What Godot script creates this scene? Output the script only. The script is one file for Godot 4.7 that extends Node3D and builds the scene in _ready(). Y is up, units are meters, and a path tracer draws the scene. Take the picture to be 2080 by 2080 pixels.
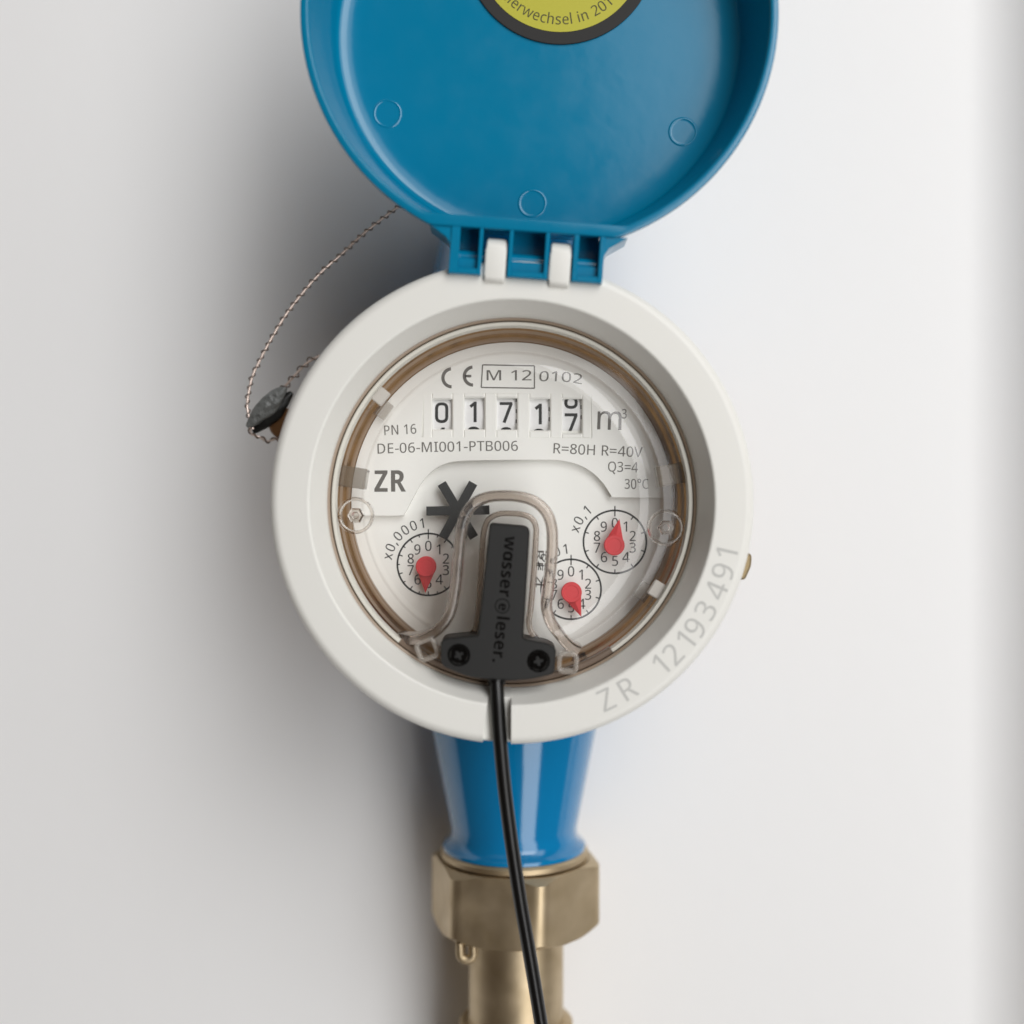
extends Node3D
# All shapes are written in millimetres and divided by a thousand when they are committed.
const MM := 0.001
var M := {}
var sans: SystemFont
var bold: SystemFont
var rng := RandomNumberGenerator.new()


# ---------------------------------------------------------------- shapes
class Shape:
	var t := PackedVector3Array()
	var mark := 0

	func tri(a: Vector3, b: Vector3, c: Vector3) -> void:
		t.append(a); t.append(b); t.append(c)

	func quad(a: Vector3, b: Vector3, c: Vector3, d: Vector3) -> void:
		tri(a, b, c); tri(a, c, d)

	# close a solid piece: turn its faces outwards (Godot's front faces run clockwise)
	func solid() -> void:
		var mid := Vector3.ZERO
		for i in range(mark, t.size()): mid += t[i]
		mid /= maxf(1.0, t.size() - mark)
		var vol := 0.0
		for i in range(mark, t.size(), 3):
			vol += (t[i] - mid).dot((t[i + 2] - mid).cross(t[i + 1] - mid))
		if vol < 0.0: flip()
		mark = t.size()

	func flip() -> void:
		for i in range(mark, t.size(), 3):
			var x := t[i + 1]
			t[i + 1] = t[i + 2]
			t[i + 2] = x

	# an open sheet whose faces should look along `to`
	func sheet(to := Vector3.BACK) -> void:
		var n := Vector3.ZERO
		for i in range(mark, t.size(), 3): n += (t[i + 2] - t[i]).cross(t[i + 1] - t[i])
		if n.dot(to) < 0.0: flip()
		mark = t.size()

	func loft(rings: Array, closed := true, caps := true) -> void:
		for i in rings.size() - 1:
			var a: PackedVector3Array = rings[i]
			var b: PackedVector3Array = rings[i + 1]
			var n := a.size()
			for j in (n if closed else n - 1):
				var q := (j + 1) % n
				quad(a[j], a[q], b[q], b[j])
		if caps and closed:
			for e in [0, rings.size() - 1]:
				var r: PackedVector3Array = rings[e]
				var c := Vector3.ZERO
				for p in r: c += p
				c /= r.size()
				for j in r.size():
					if e == 0: tri(c, r[(j + 1) % r.size()], r[j])
					else: tri(c, r[j], r[(j + 1) % r.size()])
		solid()

	# turn a closed outline of (radius, height) about an axis; part of a turn gets end caps
	func lathe(prof: PackedVector2Array, at := Vector3.ZERO, axis := "z", n := 96, a0 := 0.0, a1 := TAU, closed := true) -> void:
		var full := absf(a1 - a0) > TAU - 0.001
		var count := prof.size()
		var cols := []
		for j in (n if full else n + 1):
			var a := a0 + (a1 - a0) * j / n
			var col := PackedVector3Array()
			for p in prof:
				var v := Vector3(cos(a) * p.x, sin(a) * p.x, p.y) if axis == "z" else Vector3(cos(a) * p.x, p.y, sin(a) * p.x)
				col.append(v + at)
			cols.append(col)
		for j in n:
			var c: PackedVector3Array = cols[j]
			var d: PackedVector3Array = cols[(j + 1) % cols.size()]
			for i in (count if closed else count - 1):
				var q := (i + 1) % count
				quad(c[i], c[q], d[q], d[i])
		if not full and closed:
			var idx := Geometry2D.triangulate_polygon(prof)
			for e in [0, n]:
				for i in range(0, idx.size(), 3):
					if e == 0: tri(cols[e][idx[i]], cols[e][idx[i + 1]], cols[e][idx[i + 2]])
					else: tri(cols[e][idx[i]], cols[e][idx[i + 2]], cols[e][idx[i + 1]])
		if closed: solid()
		else: sheet()

	# a flat outline pulled from z0 up to z1, its upper edge bevelled by b
	func extrude(poly: PackedVector2Array, z0: float, z1: float, b := 0.0) -> void:
		if Geometry2D.is_polygon_clockwise(poly): poly.reverse()
		var n := poly.size()
		var top := poly
		if b > 0.0:
			top = PackedVector2Array()
			for i in n:
				var e1 := (poly[i] - poly[(i - 1 + n) % n]).normalized()
				var e2 := (poly[(i + 1) % n] - poly[i]).normalized()
				var m := Vector2(-e1.y - e2.y, e1.x + e2.x)
				if m.length() < 0.001: m = Vector2(-e1.y, e1.x)
				m = m.normalized()
				top.append(poly[i] + m * minf(b / maxf(0.35, m.dot(Vector2(-e1.y, e1.x))), 2.0 * b))
		var idx := Geometry2D.triangulate_polygon(top)
		for i in range(0, idx.size(), 3):
			tri(v3(top[idx[i]], z1), v3(top[idx[i + 1]], z1), v3(top[idx[i + 2]], z1))
		var low := Geometry2D.triangulate_polygon(poly)
		for i in range(0, low.size(), 3):
			tri(v3(poly[low[i]], z0), v3(poly[low[i + 2]], z0), v3(poly[low[i + 1]], z0))
		# caps come out of triangulate_polygon in either turn: make both look outwards
		for i in range(mark, t.size(), 3):
			var up := (t[i + 2] - t[i]).cross(t[i + 1] - t[i]).z
			if (up > 0.0) != (t[i].z > (z0 + z1) / 2):
				var x := t[i + 1]
				t[i + 1] = t[i + 2]
				t[i + 2] = x
		for i in n:
			var q := (i + 1) % n
			var a := v3(poly[i], z0)
			var c := v3(poly[q], z0)
			var d := v3(poly[q], z1 - b)
			var e := v3(poly[i], z1 - b)
			quad(a, e, d, c)
			if b > 0.0: quad(e, v3(top[i], z1), v3(top[q], z1), d)
		mark = t.size()

	func v3(p: Vector2, z: float) -> Vector3:
		return Vector3(p.x, p.y, z)

	func flat(poly: PackedVector2Array, z: float) -> void:
		var idx := Geometry2D.triangulate_polygon(poly)
		for i in range(0, idx.size(), 3): tri(v3(poly[idx[i]], z), v3(poly[idx[i + 1]], z), v3(poly[idx[i + 2]], z))
		sheet()

	func box(a: Vector3, b: Vector3, bevel := 0.0) -> void:
		extrude(PackedVector2Array([Vector2(a.x, a.y), Vector2(b.x, a.y), Vector2(b.x, b.y), Vector2(a.x, b.y)]), minf(a.z, b.z), maxf(a.z, b.z), bevel)

	# a cross-section (x across, y along `up`) carried along a path
	func sweep(path: PackedVector3Array, section: PackedVector2Array, up := Vector3.ZERO, closed_path := false) -> void:
		var rings := []
		var n := path.size()
		var side := Vector3.ZERO
		for i in n:
			var before := path[(i - 1 + n) % n] if (i > 0 or closed_path) else path[i]
			var after := path[(i + 1) % n] if (i < n - 1 or closed_path) else path[i]
			var f := (after - before).normalized()
			var u := up
			if up == Vector3.ZERO:
				if side == Vector3.ZERO: side = f.cross(Vector3(0.31, 0.22, 0.93)).normalized()
				side = (side - f * side.dot(f)).normalized()
				u = side.cross(f)
			else:
				side = f.cross(up).normalized()
			var ring := PackedVector3Array()
			for p in section: ring.append(path[i] + side * p.x + u * p.y)
			rings.append(ring)
		if closed_path: rings.append(rings[0])
		loft(rings, true, not closed_path)

	func tube(path: PackedVector3Array, r: float, n := 10, closed_path := false) -> void:
		var c := PackedVector2Array()
		for i in n: c.append(Vector2(cos(TAU * i / n), sin(TAU * i / n)) * r)
		sweep(path, c, Vector3.ZERO, closed_path)

	# normals: faces that meet at less than `crease` degrees are smoothed over
	func mesh(origin: Vector3, crease := 38.0) -> ArrayMesh:
		var faces := PackedVector3Array()
		var around := {}
		for i in range(0, t.size(), 3):
			faces.append((t[i + 2] - t[i]).cross(t[i + 1] - t[i]))
		for i in t.size():
			var key := Vector3i((t[i] * 2000.0).round())
			if not around.has(key): around[key] = PackedInt32Array()
			around[key].append(i / 3)
		var unit := PackedVector3Array()
		for f in faces: unit.append(f.normalized())
		var limit := cos(deg_to_rad(crease))
		var norms := PackedVector3Array()
		norms.resize(t.size())
		var pos := PackedVector3Array()
		pos.resize(t.size())
		for i in t.size():
			var own := unit[i / 3]
			var s := Vector3.ZERO
			for f in around[Vector3i((t[i] * 2000.0).round())]:
				if unit[f].dot(own) > limit: s += faces[f]
			norms[i] = s.normalized() if s.length() > 1e-12 else own
			pos[i] = (t[i] - origin) * MM
		var arr := []
		arr.resize(Mesh.ARRAY_MAX)
		arr[Mesh.ARRAY_VERTEX] = pos
		arr[Mesh.ARRAY_NORMAL] = norms
		var m := ArrayMesh.new()
		m.add_surface_from_arrays(Mesh.PRIMITIVE_TRIANGLES, arr)
		return m


func smooth_path(pts: Array, steps := 8) -> PackedVector3Array:
	var out := PackedVector3Array()
	for i in pts.size() - 1:
		var a: Vector3 = pts[maxi(i - 1, 0)]
		var b: Vector3 = pts[i]
		var c: Vector3 = pts[i + 1]
		var d: Vector3 = pts[mini(i + 2, pts.size() - 1)]
		for s in steps: out.append(b.cubic_interpolate(c, a, d, float(s) / steps))
	out.append(pts[-1])
	return out


func smooth_edge(pts: Array) -> PackedVector2Array:
	var p3 := []
	for p in pts: p3.append(Vector3(p.x, p.y, 0))
	var out := PackedVector2Array()
	for p in smooth_path(p3, 6): out.append(Vector2(p.x, p.y))
	return out


func circle2(c: Vector2, r: float, n := 48, a0 := 0.0, a1 := TAU) -> PackedVector2Array:
	var out := PackedVector2Array()
	var full := absf(a1 - a0) > TAU - 0.001
	for i in (n if full else n + 1):
		out.append(c + Vector2.from_angle(a0 + (a1 - a0) * i / n) * r)
	return out


func rounded(poly: PackedVector2Array, r: float, steps := 5) -> PackedVector2Array:
	var out := PackedVector2Array()
	var n := poly.size()
	for i in n:
		var p := poly[i]
		var a := (poly[(i - 1 + n) % n] - p)
		var b := (poly[(i + 1) % n] - p)
		var k := minf(r, minf(a.length(), b.length()) * 0.48)
		var s := p + a.normalized() * k
		var e := p + b.normalized() * k
		for j in steps + 1:
			var u := float(j) / steps
			out.append(s.lerp(p, u).lerp(p.lerp(e, u), u))
	return out


func round_section(w: float, h: float, r: float) -> PackedVector2Array:
	return rounded(PackedVector2Array([Vector2(-w / 2, -h / 2), Vector2(w / 2, -h / 2), Vector2(w / 2, h / 2), Vector2(-w / 2, h / 2)]), r, 4)


# ---------------------------------------------------------------- objects
func thing(called: String, label: String, category: String, at: Vector3) -> Node3D:
	var o := Node3D.new()
	o.name = called
	add_child(o, true)
	o.position = at * MM
	o.set_meta("mm", at)
	o.set_meta("label", label)
	o.set_meta("category", category)
	return o


# a part: its shape is in millimetres of the whole place; the node sits where its parent does
func part(called: String, s: Shape, m: Material, parent: Node3D, crease := 38.0, label := "") -> MeshInstance3D:
	var o := MeshInstance3D.new()
	o.name = called
	var mm: Vector3 = parent.get_meta("mm") if parent.has_meta("mm") else Vector3.ZERO
	o.mesh = s.mesh(mm, crease)
	o.material_override = m
	o.set_meta("mm", mm)
	if label: o.set_meta("label", label)
	parent.add_child(o, true)
	return o


# ---------------------------------------------------------------- lettering
func glyphs(text: String, font: Font) -> Array:      # [vertices in em-pixels with the baseline at 0, width]
	var tm := TextMesh.new()
	tm.font = font
	tm.font_size = 64
	tm.pixel_size = 1.0
	tm.depth = 0.0
	tm.curve_step = 1.0
	tm.horizontal_alignment = HORIZONTAL_ALIGNMENT_LEFT
	tm.vertical_alignment = VERTICAL_ALIGNMENT_BOTTOM
	tm.text = "H"
	var base: float = tm.get_aabb().position.y
	tm.text = text
	var arr := tm.surface_get_arrays(0)
	var v: PackedVector3Array = arr[Mesh.ARRAY_VERTEX]
	var flatv := PackedVector3Array()
	if arr[Mesh.ARRAY_INDEX] != null and (arr[Mesh.ARRAY_INDEX] as PackedInt32Array).size():
		for i in arr[Mesh.ARRAY_INDEX]: flatv.append(v[i] - Vector3(0, base, 0))
	else:
		for p in v: flatv.append(p - Vector3(0, base, 0))
	return [flatv, font.get_string_size(text, HORIZONTAL_ALIGNMENT_LEFT, -1, 64).x]

const CAP := 45.7      # height of a capital at size 64

# adds text to a shape; `map` turns (x, y) in millimetres of the line into a place
func letters(s: Shape, text: String, font: Font, cap: float, map: Callable, stretch := 1.0) -> float:
	var g := glyphs(text, font)
	var k := cap / CAP
	for p in g[0]: s.t.append(map.call(p.x * k * stretch, p.y * k))
	s.mark = s.t.size()
	return g[1] * k * stretch


# a line from `at` (left end of its baseline) that fills `width`, turned by `deg`
func line_of(s: Shape, text: String, font: Font, at: Vector3, cap: float, width: float, deg := 0.0, bow := 0.0) -> void:
	var g := glyphs(text, font)
	var lo := INF
	var hi := -INF
	for p in g[0]:
		lo = minf(lo, p.x)
		hi = maxf(hi, p.x)
	var k := cap / CAP
	var st := width / ((hi - lo) * k)
	var b := Basis(Vector3.BACK, deg_to_rad(deg))
	for p in g[0]:
		var x: float = (p.x - lo) * k * st
		var u := x / width * 2.0 - 1.0
		s.t.append(at + b * Vector3(x, p.y * k + bow * (1.0 - u * u), 0))
	s.mark = s.t.size()


# text round a circle; outward: tops point away from the middle and the text runs clockwise
func arc_text(s: Shape, text: String, font: Font, mid: Vector3, r: float, cap: float, deg: float, outward: bool, spacing := 1.0, stretch := 1.0) -> void:
	var k := cap / CAP
	var total := 0.0
	for c in text: total += font.get_string_size(c, HORIZONTAL_ALIGNMENT_LEFT, -1, 64).x * k * spacing * stretch
	var run := -total / 2
	for c in text:
		var w: float = font.get_string_size(c, HORIZONTAL_ALIGNMENT_LEFT, -1, 64).x * k * stretch
		var a := deg_to_rad(deg) + (run + w * spacing / 2) / r * (-1.0 if outward else 1.0)
		run += w * spacing
		if c == " ": continue
		var b := Basis(Vector3.BACK, a - PI / 2 if outward else a + PI / 2)
		var o := mid + Vector3(cos(a), sin(a), 0) * r
		letters(s, c, font, cap, func(x, y): return o + b * Vector3(x - w / 2, y, 0), stretch)


func arc_band(s: Shape, c: Vector3, r0: float, r1: float, a0: float, a1: float, n := 60) -> void:
	for i in n:
		var a := deg_to_rad(lerpf(a0, a1, float(i) / n))
		var b := deg_to_rad(lerpf(a0, a1, float(i + 1) / n))
		var u := Vector3(cos(a), sin(a), 0)
		var v := Vector3(cos(b), sin(b), 0)
		s.quad(c + u * r0, c + u * r1, c + v * r1, c + v * r0)
	s.sheet()


func stroke(s: Shape, a: Vector3, b: Vector3, w: float) -> void:
	var f := (b - a).normalized()
	var n := Vector3(-f.y, f.x, 0) * w / 2
	s.quad(a + n, a - n, b - n, b + n)
	s.sheet()


# ---------------------------------------------------------------- materials
func mat(called: String, c: Color, rough := 0.5, metal := 0.0) -> StandardMaterial3D:
	var m := StandardMaterial3D.new()
	m.resource_name = called
	m.albedo_color = c
	m.roughness = rough
	m.metallic = metal
	M[called] = m
	return m


func noise_tex(freq: float, octaves: int, sd: int, lo: Color, hi: Color, size := 512) -> NoiseTexture2D:
	var n := FastNoiseLite.new()
	n.seed = sd
	n.noise_type = FastNoiseLite.TYPE_SIMPLEX_SMOOTH
	n.frequency = freq
	n.fractal_octaves = octaves
	var g := Gradient.new()
	g.set_color(0, lo)
	g.set_color(1, hi)
	var t := NoiseTexture2D.new()
	t.width = size
	t.height = size
	t.seamless = true
	t.noise = n
	t.color_ramp = g
	return t


func relief(m: StandardMaterial3D, tex: Texture2D, tile_mm: float, depth_mm: float) -> void:
	m.uv1_triplanar = true
	m.uv1_scale = Vector3.ONE * (1000.0 / tile_mm)
	m.heightmap_enabled = true
	m.heightmap_texture = tex
	m.heightmap_scale = depth_mm * 0.1      # centimetres


func varied(m: StandardMaterial3D, tex: Texture2D) -> void:
	m.roughness = 1.0
	m.roughness_texture = tex
	m.roughness_texture_channel = BaseMaterial3D.TEXTURE_CHANNEL_RED


func make_materials() -> void:
	var grain := noise_tex(0.03, 5, 3, Color(0.3, 0.3, 0.3), Color(0.7, 0.7, 0.7))
	var soft := noise_tex(0.008, 3, 8, Color(0.2, 0.2, 0.2), Color(0.8, 0.8, 0.8))
	var gloss := noise_tex(0.006, 5, 21, Color(0.13, 0.13, 0.13), Color(0.21, 0.21, 0.21))
	var m := mat("wall_paint", Color(0.93, 0.93, 0.93), 0.6)
	relief(m, soft, 60.0, 0.06)
	m = mat("hood_plastic", Color(0.90, 0.897, 0.875), 0.42)
	relief(m, grain, 12.0, 0.006)
	m = mat("lid_plastic", Color(0.0, 0.47, 0.62), 0.3)
	varied(m, gloss)
	relief(m, soft, 30.0, 0.025)
	m = mat("blue_paint", Color(0.0, 0.475, 0.69), 0.1)
	m.clearcoat_enabled = true
	m.clearcoat = 0.6
	m.clearcoat_roughness = 0.08
	relief(m, soft, 25.0, 0.03)
	m = mat("brass", Color(0.85, 0.78, 0.66), 0.42, 1.0)
	m.albedo_texture = noise_tex(0.007, 3, 12, Color(0.86, 0.84, 0.80), Color(1, 1, 1))
	varied(m, noise_tex(0.006, 3, 14, Color(0.40, 0.40, 0.40), Color(0.58, 0.58, 0.58)))
	relief(m, grain, 40.0, 0.012)
	m = mat("well_brass", Color(0.53, 0.39, 0.21), 0.24, 1.0)
	m = mat("gasket", Color(0.60, 0.53, 0.46), 0.45)
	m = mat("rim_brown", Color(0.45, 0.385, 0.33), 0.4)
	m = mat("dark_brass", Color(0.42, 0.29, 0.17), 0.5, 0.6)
	m = mat("stud_brass", Color(0.60, 0.53, 0.40), 0.5, 0.7)
	m = mat("bowl_brass", Color(0.66, 0.50, 0.31), 0.5, 0.4)
	m = mat("dial_white", Color(0.968, 0.968, 0.948), 0.5)
	m = mat("drum_white", Color(0.93, 0.93, 0.93), 0.4)
	m = mat("print_grey", Color(0.41, 0.40, 0.38), 0.6)
	m = mat("print_dark", Color(0.12, 0.125, 0.125), 0.6)
	m = mat("serial_grey", Color(0.75, 0.75, 0.735), 0.6)
	m = mat("pointer_red", Color(0.86, 0.25, 0.27), 0.4)
	m = mat("star_black", Color(0.17, 0.18, 0.18), 0.5)
	m = mat("sensor_black", Color(0.105, 0.105, 0.102), 0.45)
	relief(m, grain, 5.0, 0.012)
	m = mat("letter_black", Color(0.03, 0.03, 0.03), 0.18)
	m = mat("screw_black", Color(0.03, 0.03, 0.03), 0.1)
	m = mat("cable_black", Color(0.025, 0.025, 0.025), 0.33)
	m = mat("seal_grey", Color(0.45, 0.46, 0.455), 0.4)
	relief(m, noise_tex(0.012, 4, 31, Color(0, 0, 0), Color(1, 1, 1)), 14.0, 0.5)
	m = mat("seal_dark", Color(0.06, 0.065, 0.06), 0.45)
	m = mat("wire_steel", Color(0.86, 0.79, 0.75), 0.35, 0.6)
	m = mat("wire_dark", Color(0.46, 0.40, 0.36), 0.4, 0.6)
	m = mat("sticker_yellow", Color(0.72, 0.70, 0.20), 0.55)
	m = mat("sticker_ring", Color(0.16, 0.155, 0.15), 0.75)
	m = mat("sticker_print", Color(0.30, 0.29, 0.14), 0.6)
	m = mat("rim_plastic", Color(0.84, 0.83, 0.79), 0.3)
	m = mat("lug_plastic", Color(0.78, 0.76, 0.73), 0.35)
	# thin clear plastic: daylight goes straight through it
	m = mat("clear_pane", Color(1, 1, 1, 0.02), 0.04)
	m.transparency = BaseMaterial3D.TRANSPARENCY_ALPHA
	m.metallic_specular = 0.6
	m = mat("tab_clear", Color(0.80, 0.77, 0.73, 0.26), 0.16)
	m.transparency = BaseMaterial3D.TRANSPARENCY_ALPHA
	m = mat("tab_smoky", Color(0.50, 0.45, 0.38, 0.42), 0.2)
	m.transparency = BaseMaterial3D.TRANSPARENCY_ALPHA
	m = mat("rivet_clear", Color(0.93, 0.91, 0.89, 0.0), 0.04)
	m.refraction_enabled = true
	m.refraction_scale = 0.047
	# solid clear plastic that bends what lies behind; brown tint imitates dark reflections
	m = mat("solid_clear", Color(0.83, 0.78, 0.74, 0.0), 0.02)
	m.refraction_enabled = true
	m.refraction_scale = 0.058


# ---------------------------------------------------------------- the place
func _ready() -> void:
	rng.seed = 7
	# camera
	var cam := Camera3D.new()
	cam.name = "camera"
	cam.position = Vector3(0, 0, 225) * MM
	cam.keep_aspect = Camera3D.KEEP_HEIGHT
	var lens := CameraAttributesPhysical.new()
	lens.frustum_focal_length = 26.65
	lens.exposure_aperture = 3.1
	lens.frustum_focus_distance = 0.241
	lens.frustum_near = 0.01
	lens.frustum_far = 20.0
	cam.attributes = lens
	add_child(cam)
	cam.near = 0.01
	cam.far = 20.0
	# the room: dim, with one big window to the right
	var env := Environment.new()
	env.background_mode = Environment.BG_COLOR
	env.background_color = Color(0.295, 0.265, 0.24)
	env.tonemap_mode = Environment.TONE_MAPPER_LINEAR
	env.tonemap_exposure = 1.0
	env.sdfgi_enabled = true
	env.ssao_enabled = true
	env.ssil_enabled = true
	var we := WorldEnvironment.new()
	we.name = "room_air"
	we.environment = env
	add_child(we)
	lamp("window_light", Vector2(0.72, 4.6), 1.04, Color(1, 0.999, 0.998), Vector3(0.73, -0.05, 1.35))
	lamp("ceiling_bounce_light", Vector2(1.04, 0.9), 0.62, Color(1, 0.999, 0.998), Vector3(0.53, 0.62, 0.82))

	sans = SystemFont.new()
	sans.font_names = PackedStringArray(["Droid Sans"])
	bold = SystemFont.new()
	bold.font_names = PackedStringArray(["Droid Sans"])
	bold.font_weight = 700
	make_materials()
	build_wall()
	build_meter()
	build_sensor()
	build_nut_and_pipe()
	build_seal()


# a large soft light: the window, and the bright ceiling that it lights
func lamp(called: String, size: Vector2, energy: float, tint: Color, at: Vector3) -> void:
	var l := AreaLight3D.new()
	l.name = called
	l.area_size = size
	l.area_normalize_energy = false
	l.light_energy = energy
	l.light_color = tint
	l.area_range = 4.0
	l.area_attenuation = 2.0
	l.shadow_enabled = true
	add_child(l)
	l.look_at_from_position(at, Vector3(0, 0, -0.03))


func build_wall() -> void:
	# the wall behind: flat, with a shallow rounded ledge that starts at the right
	var zw := -72.5
	var s := Shape.new()
	var prof := PackedVector2Array([Vector2(-900, zw - 30), Vector2(-900, zw), Vector2(119, zw)])
	for i in range(1, 9):
		var a := deg_to_rad(56.0) * i / 8
		prof.append(Vector2(119 + 23 * sin(a), zw + 23 * (1 - cos(a))))
	for i in range(1, 9):
		var a := deg_to_rad(56.0) * (8 - i) / 8
		prof.append(Vector2(157.1 - 23 * sin(a), zw + 20.28 - 23 * (1 - cos(a))))
	prof.append(Vector2(500, zw + 20.28))
	prof.append(Vector2(500, zw - 30))
	var r0 := PackedVector3Array()
	var r1 := PackedVector3Array()
	for p in prof:
		r0.append(Vector3(p.x, -700, p.y))
		r1.append(Vector3(p.x, 700, p.y))
	s.loft([r0, r1], true, false)
	var w := part("wall", s, M.wall_paint, self)
	w.set_meta("kind", "structure")


func turn_y(s: Shape, prof: Array, x: float, z: float, mirror := false, n := 96) -> void:
	var p := PackedVector2Array()
	for q in prof: p.append(Vector2(q.x, 3.9 - q.y if mirror else q.y))
	s.lathe(p, Vector3(x, 0, z), "y", n)


func build_meter() -> void:
	var c := Vector3(0, 1.95, 0)      # the middle of the face
	var t := thing("water_meter", "round white water meter with open blue lid, red dial hands and clear cover", "water meter", Vector3(0, -53, -50))

	# --- the blue cast body
	var s := Shape.new()
	s.lathe(PackedVector2Array([Vector2(0, -70), Vector2(20, -69), Vector2(33, -62), Vector2(41, -48), Vector2(44, -30), Vector2(44, -24), Vector2(0, -24)]), c, "z")
	part("body_bowl", s, M.bowl_brass, t)
	s = Shape.new()
	for up in [false, true]:
		turn_y(s, [Vector2(0, -10), Vector2(24.5, -26), Vector2(19.7, -53), Vector2(15.4, -75), Vector2(15.2, -77), Vector2(15.6, -78.4), Vector2(16.6, -79.2), Vector2(17.2, -79.8), Vector2(17.2, -80.6), Vector2(0, -80.6)], 0.5, -50, up)
	part("body", s, M.blue_paint, t)
	# brass lugs of the body that look out from behind the hood
	s = Shape.new()
	s.extrude(rounded(PackedVector2Array([Vector2(46, -14.8), Vector2(52.3, -14.4), Vector2(52.9, -11), Vector2(52.4, -8.4), Vector2(46, -8.2)]), 0.8, 4), -32, -26, 0.5)
	for i in range(0, s.t.size()):      # turned with its edge along the rim
		s.t[i] = Vector3(49, -11.4, 0) + Basis(Vector3.BACK, deg_to_rad(-14)) * (s.t[i] - Vector3(49, -11.4, 0))
	part("body_lug", s, M.stud_brass, t)
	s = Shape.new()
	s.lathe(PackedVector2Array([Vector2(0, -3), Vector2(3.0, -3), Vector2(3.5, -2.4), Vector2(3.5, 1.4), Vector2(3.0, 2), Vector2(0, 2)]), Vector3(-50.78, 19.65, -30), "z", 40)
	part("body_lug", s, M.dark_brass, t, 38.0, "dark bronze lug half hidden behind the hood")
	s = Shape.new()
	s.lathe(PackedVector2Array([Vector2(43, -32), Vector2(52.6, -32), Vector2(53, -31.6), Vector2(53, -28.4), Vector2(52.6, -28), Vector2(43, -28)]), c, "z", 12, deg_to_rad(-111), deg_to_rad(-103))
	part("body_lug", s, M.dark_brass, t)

	# --- the well: brass wall and the dark gap under the dial
	s = Shape.new()
	var well := PackedVector2Array([Vector2(36.1, -8.2), Vector2(37.4, -8.2), Vector2(38.4, -8.0), Vector2(40, -10), Vector2(40, -24), Vector2(0, -24), Vector2(0, -23), Vector2(34.55, -23), Vector2(34.5, -18.6)])
	for i in 14:      # turning marks left by the lathe
		var h := -18.4 + 9.2 * i / 13.0
		well.append(Vector2(lerpf(34.6, 36.05, i / 13.0) - 0.13 * (i % 2) + 0.06 * sin(i * 2.3), h))
	s.lathe(well, c, "z", 160)
	part("brass_well", s, M.well_brass, t, 12.0)
	s = Shape.new()
	s.lathe(PackedVector2Array([Vector2(37.12, -9), Vector2(38.6, -9), Vector2(38.6, -6.9), Vector2(37.9, -6.75), Vector2(37.35, -6.85), Vector2(37.12, -7.1)]), c, "z", 160)
	part("gasket_ring", s, M.gasket, t)

	# --- hood: the wide white ring, with a slot for the cable at the bottom
	s = Shape.new()
	var prof := PackedVector2Array([Vector2(44.8, -27), Vector2(46.8, -27), Vector2(48.1, -6)])
	for i in 7:
		var a := PI / 2 * i / 6
		prof.append(Vector2(46.2 + 2.0 * cos(a), -2.0 + 2.0 * sin(a)))
	for i in 5:
		var a := PI / 2 + deg_to_rad(65) * i / 4
		prof.append(Vector2(40.6 + 0.6 * cos(a), -0.6 + 0.6 * sin(a)))
	prof.append_array([Vector2(37.8, -6.0), Vector2(37.65, -6.3), Vector2(37.6, -9), Vector2(39.5, -11), Vector2(44.2, -13)])
	var slot0 := deg_to_rad(-97.0)
	var slot1 := deg_to_rad(-90.2)
	s.lathe(prof, c, "z", 190, slot1, slot0 + TAU)
	s.lathe(PackedVector2Array([Vector2(44.8, -27), Vector2(46.8, -27), Vector2(48.1, -6), Vector2(48.1, -3.4), Vector2(47.6, -2.8), Vector2(39.0, -2.8), Vector2(37.6, -6.6), Vector2(37.35, -9), Vector2(39.5, -11), Vector2(44.2, -13)]), c, "z", 10, slot0, slot1)
	var hood := part("hood_ring", s, M.hood_plastic, t)
	# hinge knuckles that stand up from the hood
	for x in [[-84, -41], [48, 91]]:
		s = Shape.new()
		var side := PackedVector2Array()      # (z, down) outline of a rounded tongue
		side.append_array([Vector2(-7, 7), Vector2(-7, -0.6)])
		for i in 9:
			var a := PI - PI * i / 8
			side.append(Vector2(-2.8 + 4.1 * cos(a), 0.8 + 2.7 * sin(a)) * Vector2(1, -1))
		side.append_array([Vector2(1.3, 4.8), Vector2(0.8, 5.6), Vector2(-0.6, 6.2)])
		var r0 := PackedVector3Array()
		var r1 := PackedVector3Array()
		var r2 := PackedVector3Array()
		var r3 := PackedVector3Array()
		for p in side:
			var q: Vector2 = (p - Vector2(-2.8, 2.5)) * 0.93 + Vector2(-2.8, 2.5)
			r0.append(hinge_at(x[0] * 0.0965, q.y, q.x))
			r1.append(hinge_at((x[0] + 4) * 0.0965, p.y, p.x))
			r2.append(hinge_at((x[1] - 4) * 0.0965, p.y, p.x))
			r3.append(hinge_at(x[1] * 0.0965, q.y, q.x))
		s.loft([r0, r1, r2, r3])
		part("hinge_knuckle", s, M.hood_plastic, t, 50.0)
	# serial number along the ring
	s = Shape.new()
	var i0 := 0
	for ch in [["Z", -64.5, 43.4], ["R", -58.4, 43.5], ["1", -47.3, 43.7], ["2", -43.3, 43.9], ["1", -38.2, 44.0], ["9", -34.4, 44.0], ["3", -29.1, 44.0], ["4", -23.3, 44.1], ["9", -18.2, 44.0], ["1", -13.1, 43.8]]:
		arc_text(s, ch[0], sans, c + Vector3(0, 0, 0.03), ch[2] + 2.05, 4.3, ch[1], false, 1.0, 1.05)
		i0 += 1
	part("serial_number", s, M.serial_grey, hood)

	build_dial(t, c)
	build_cover(t, c)
	build_lid(t)


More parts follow.
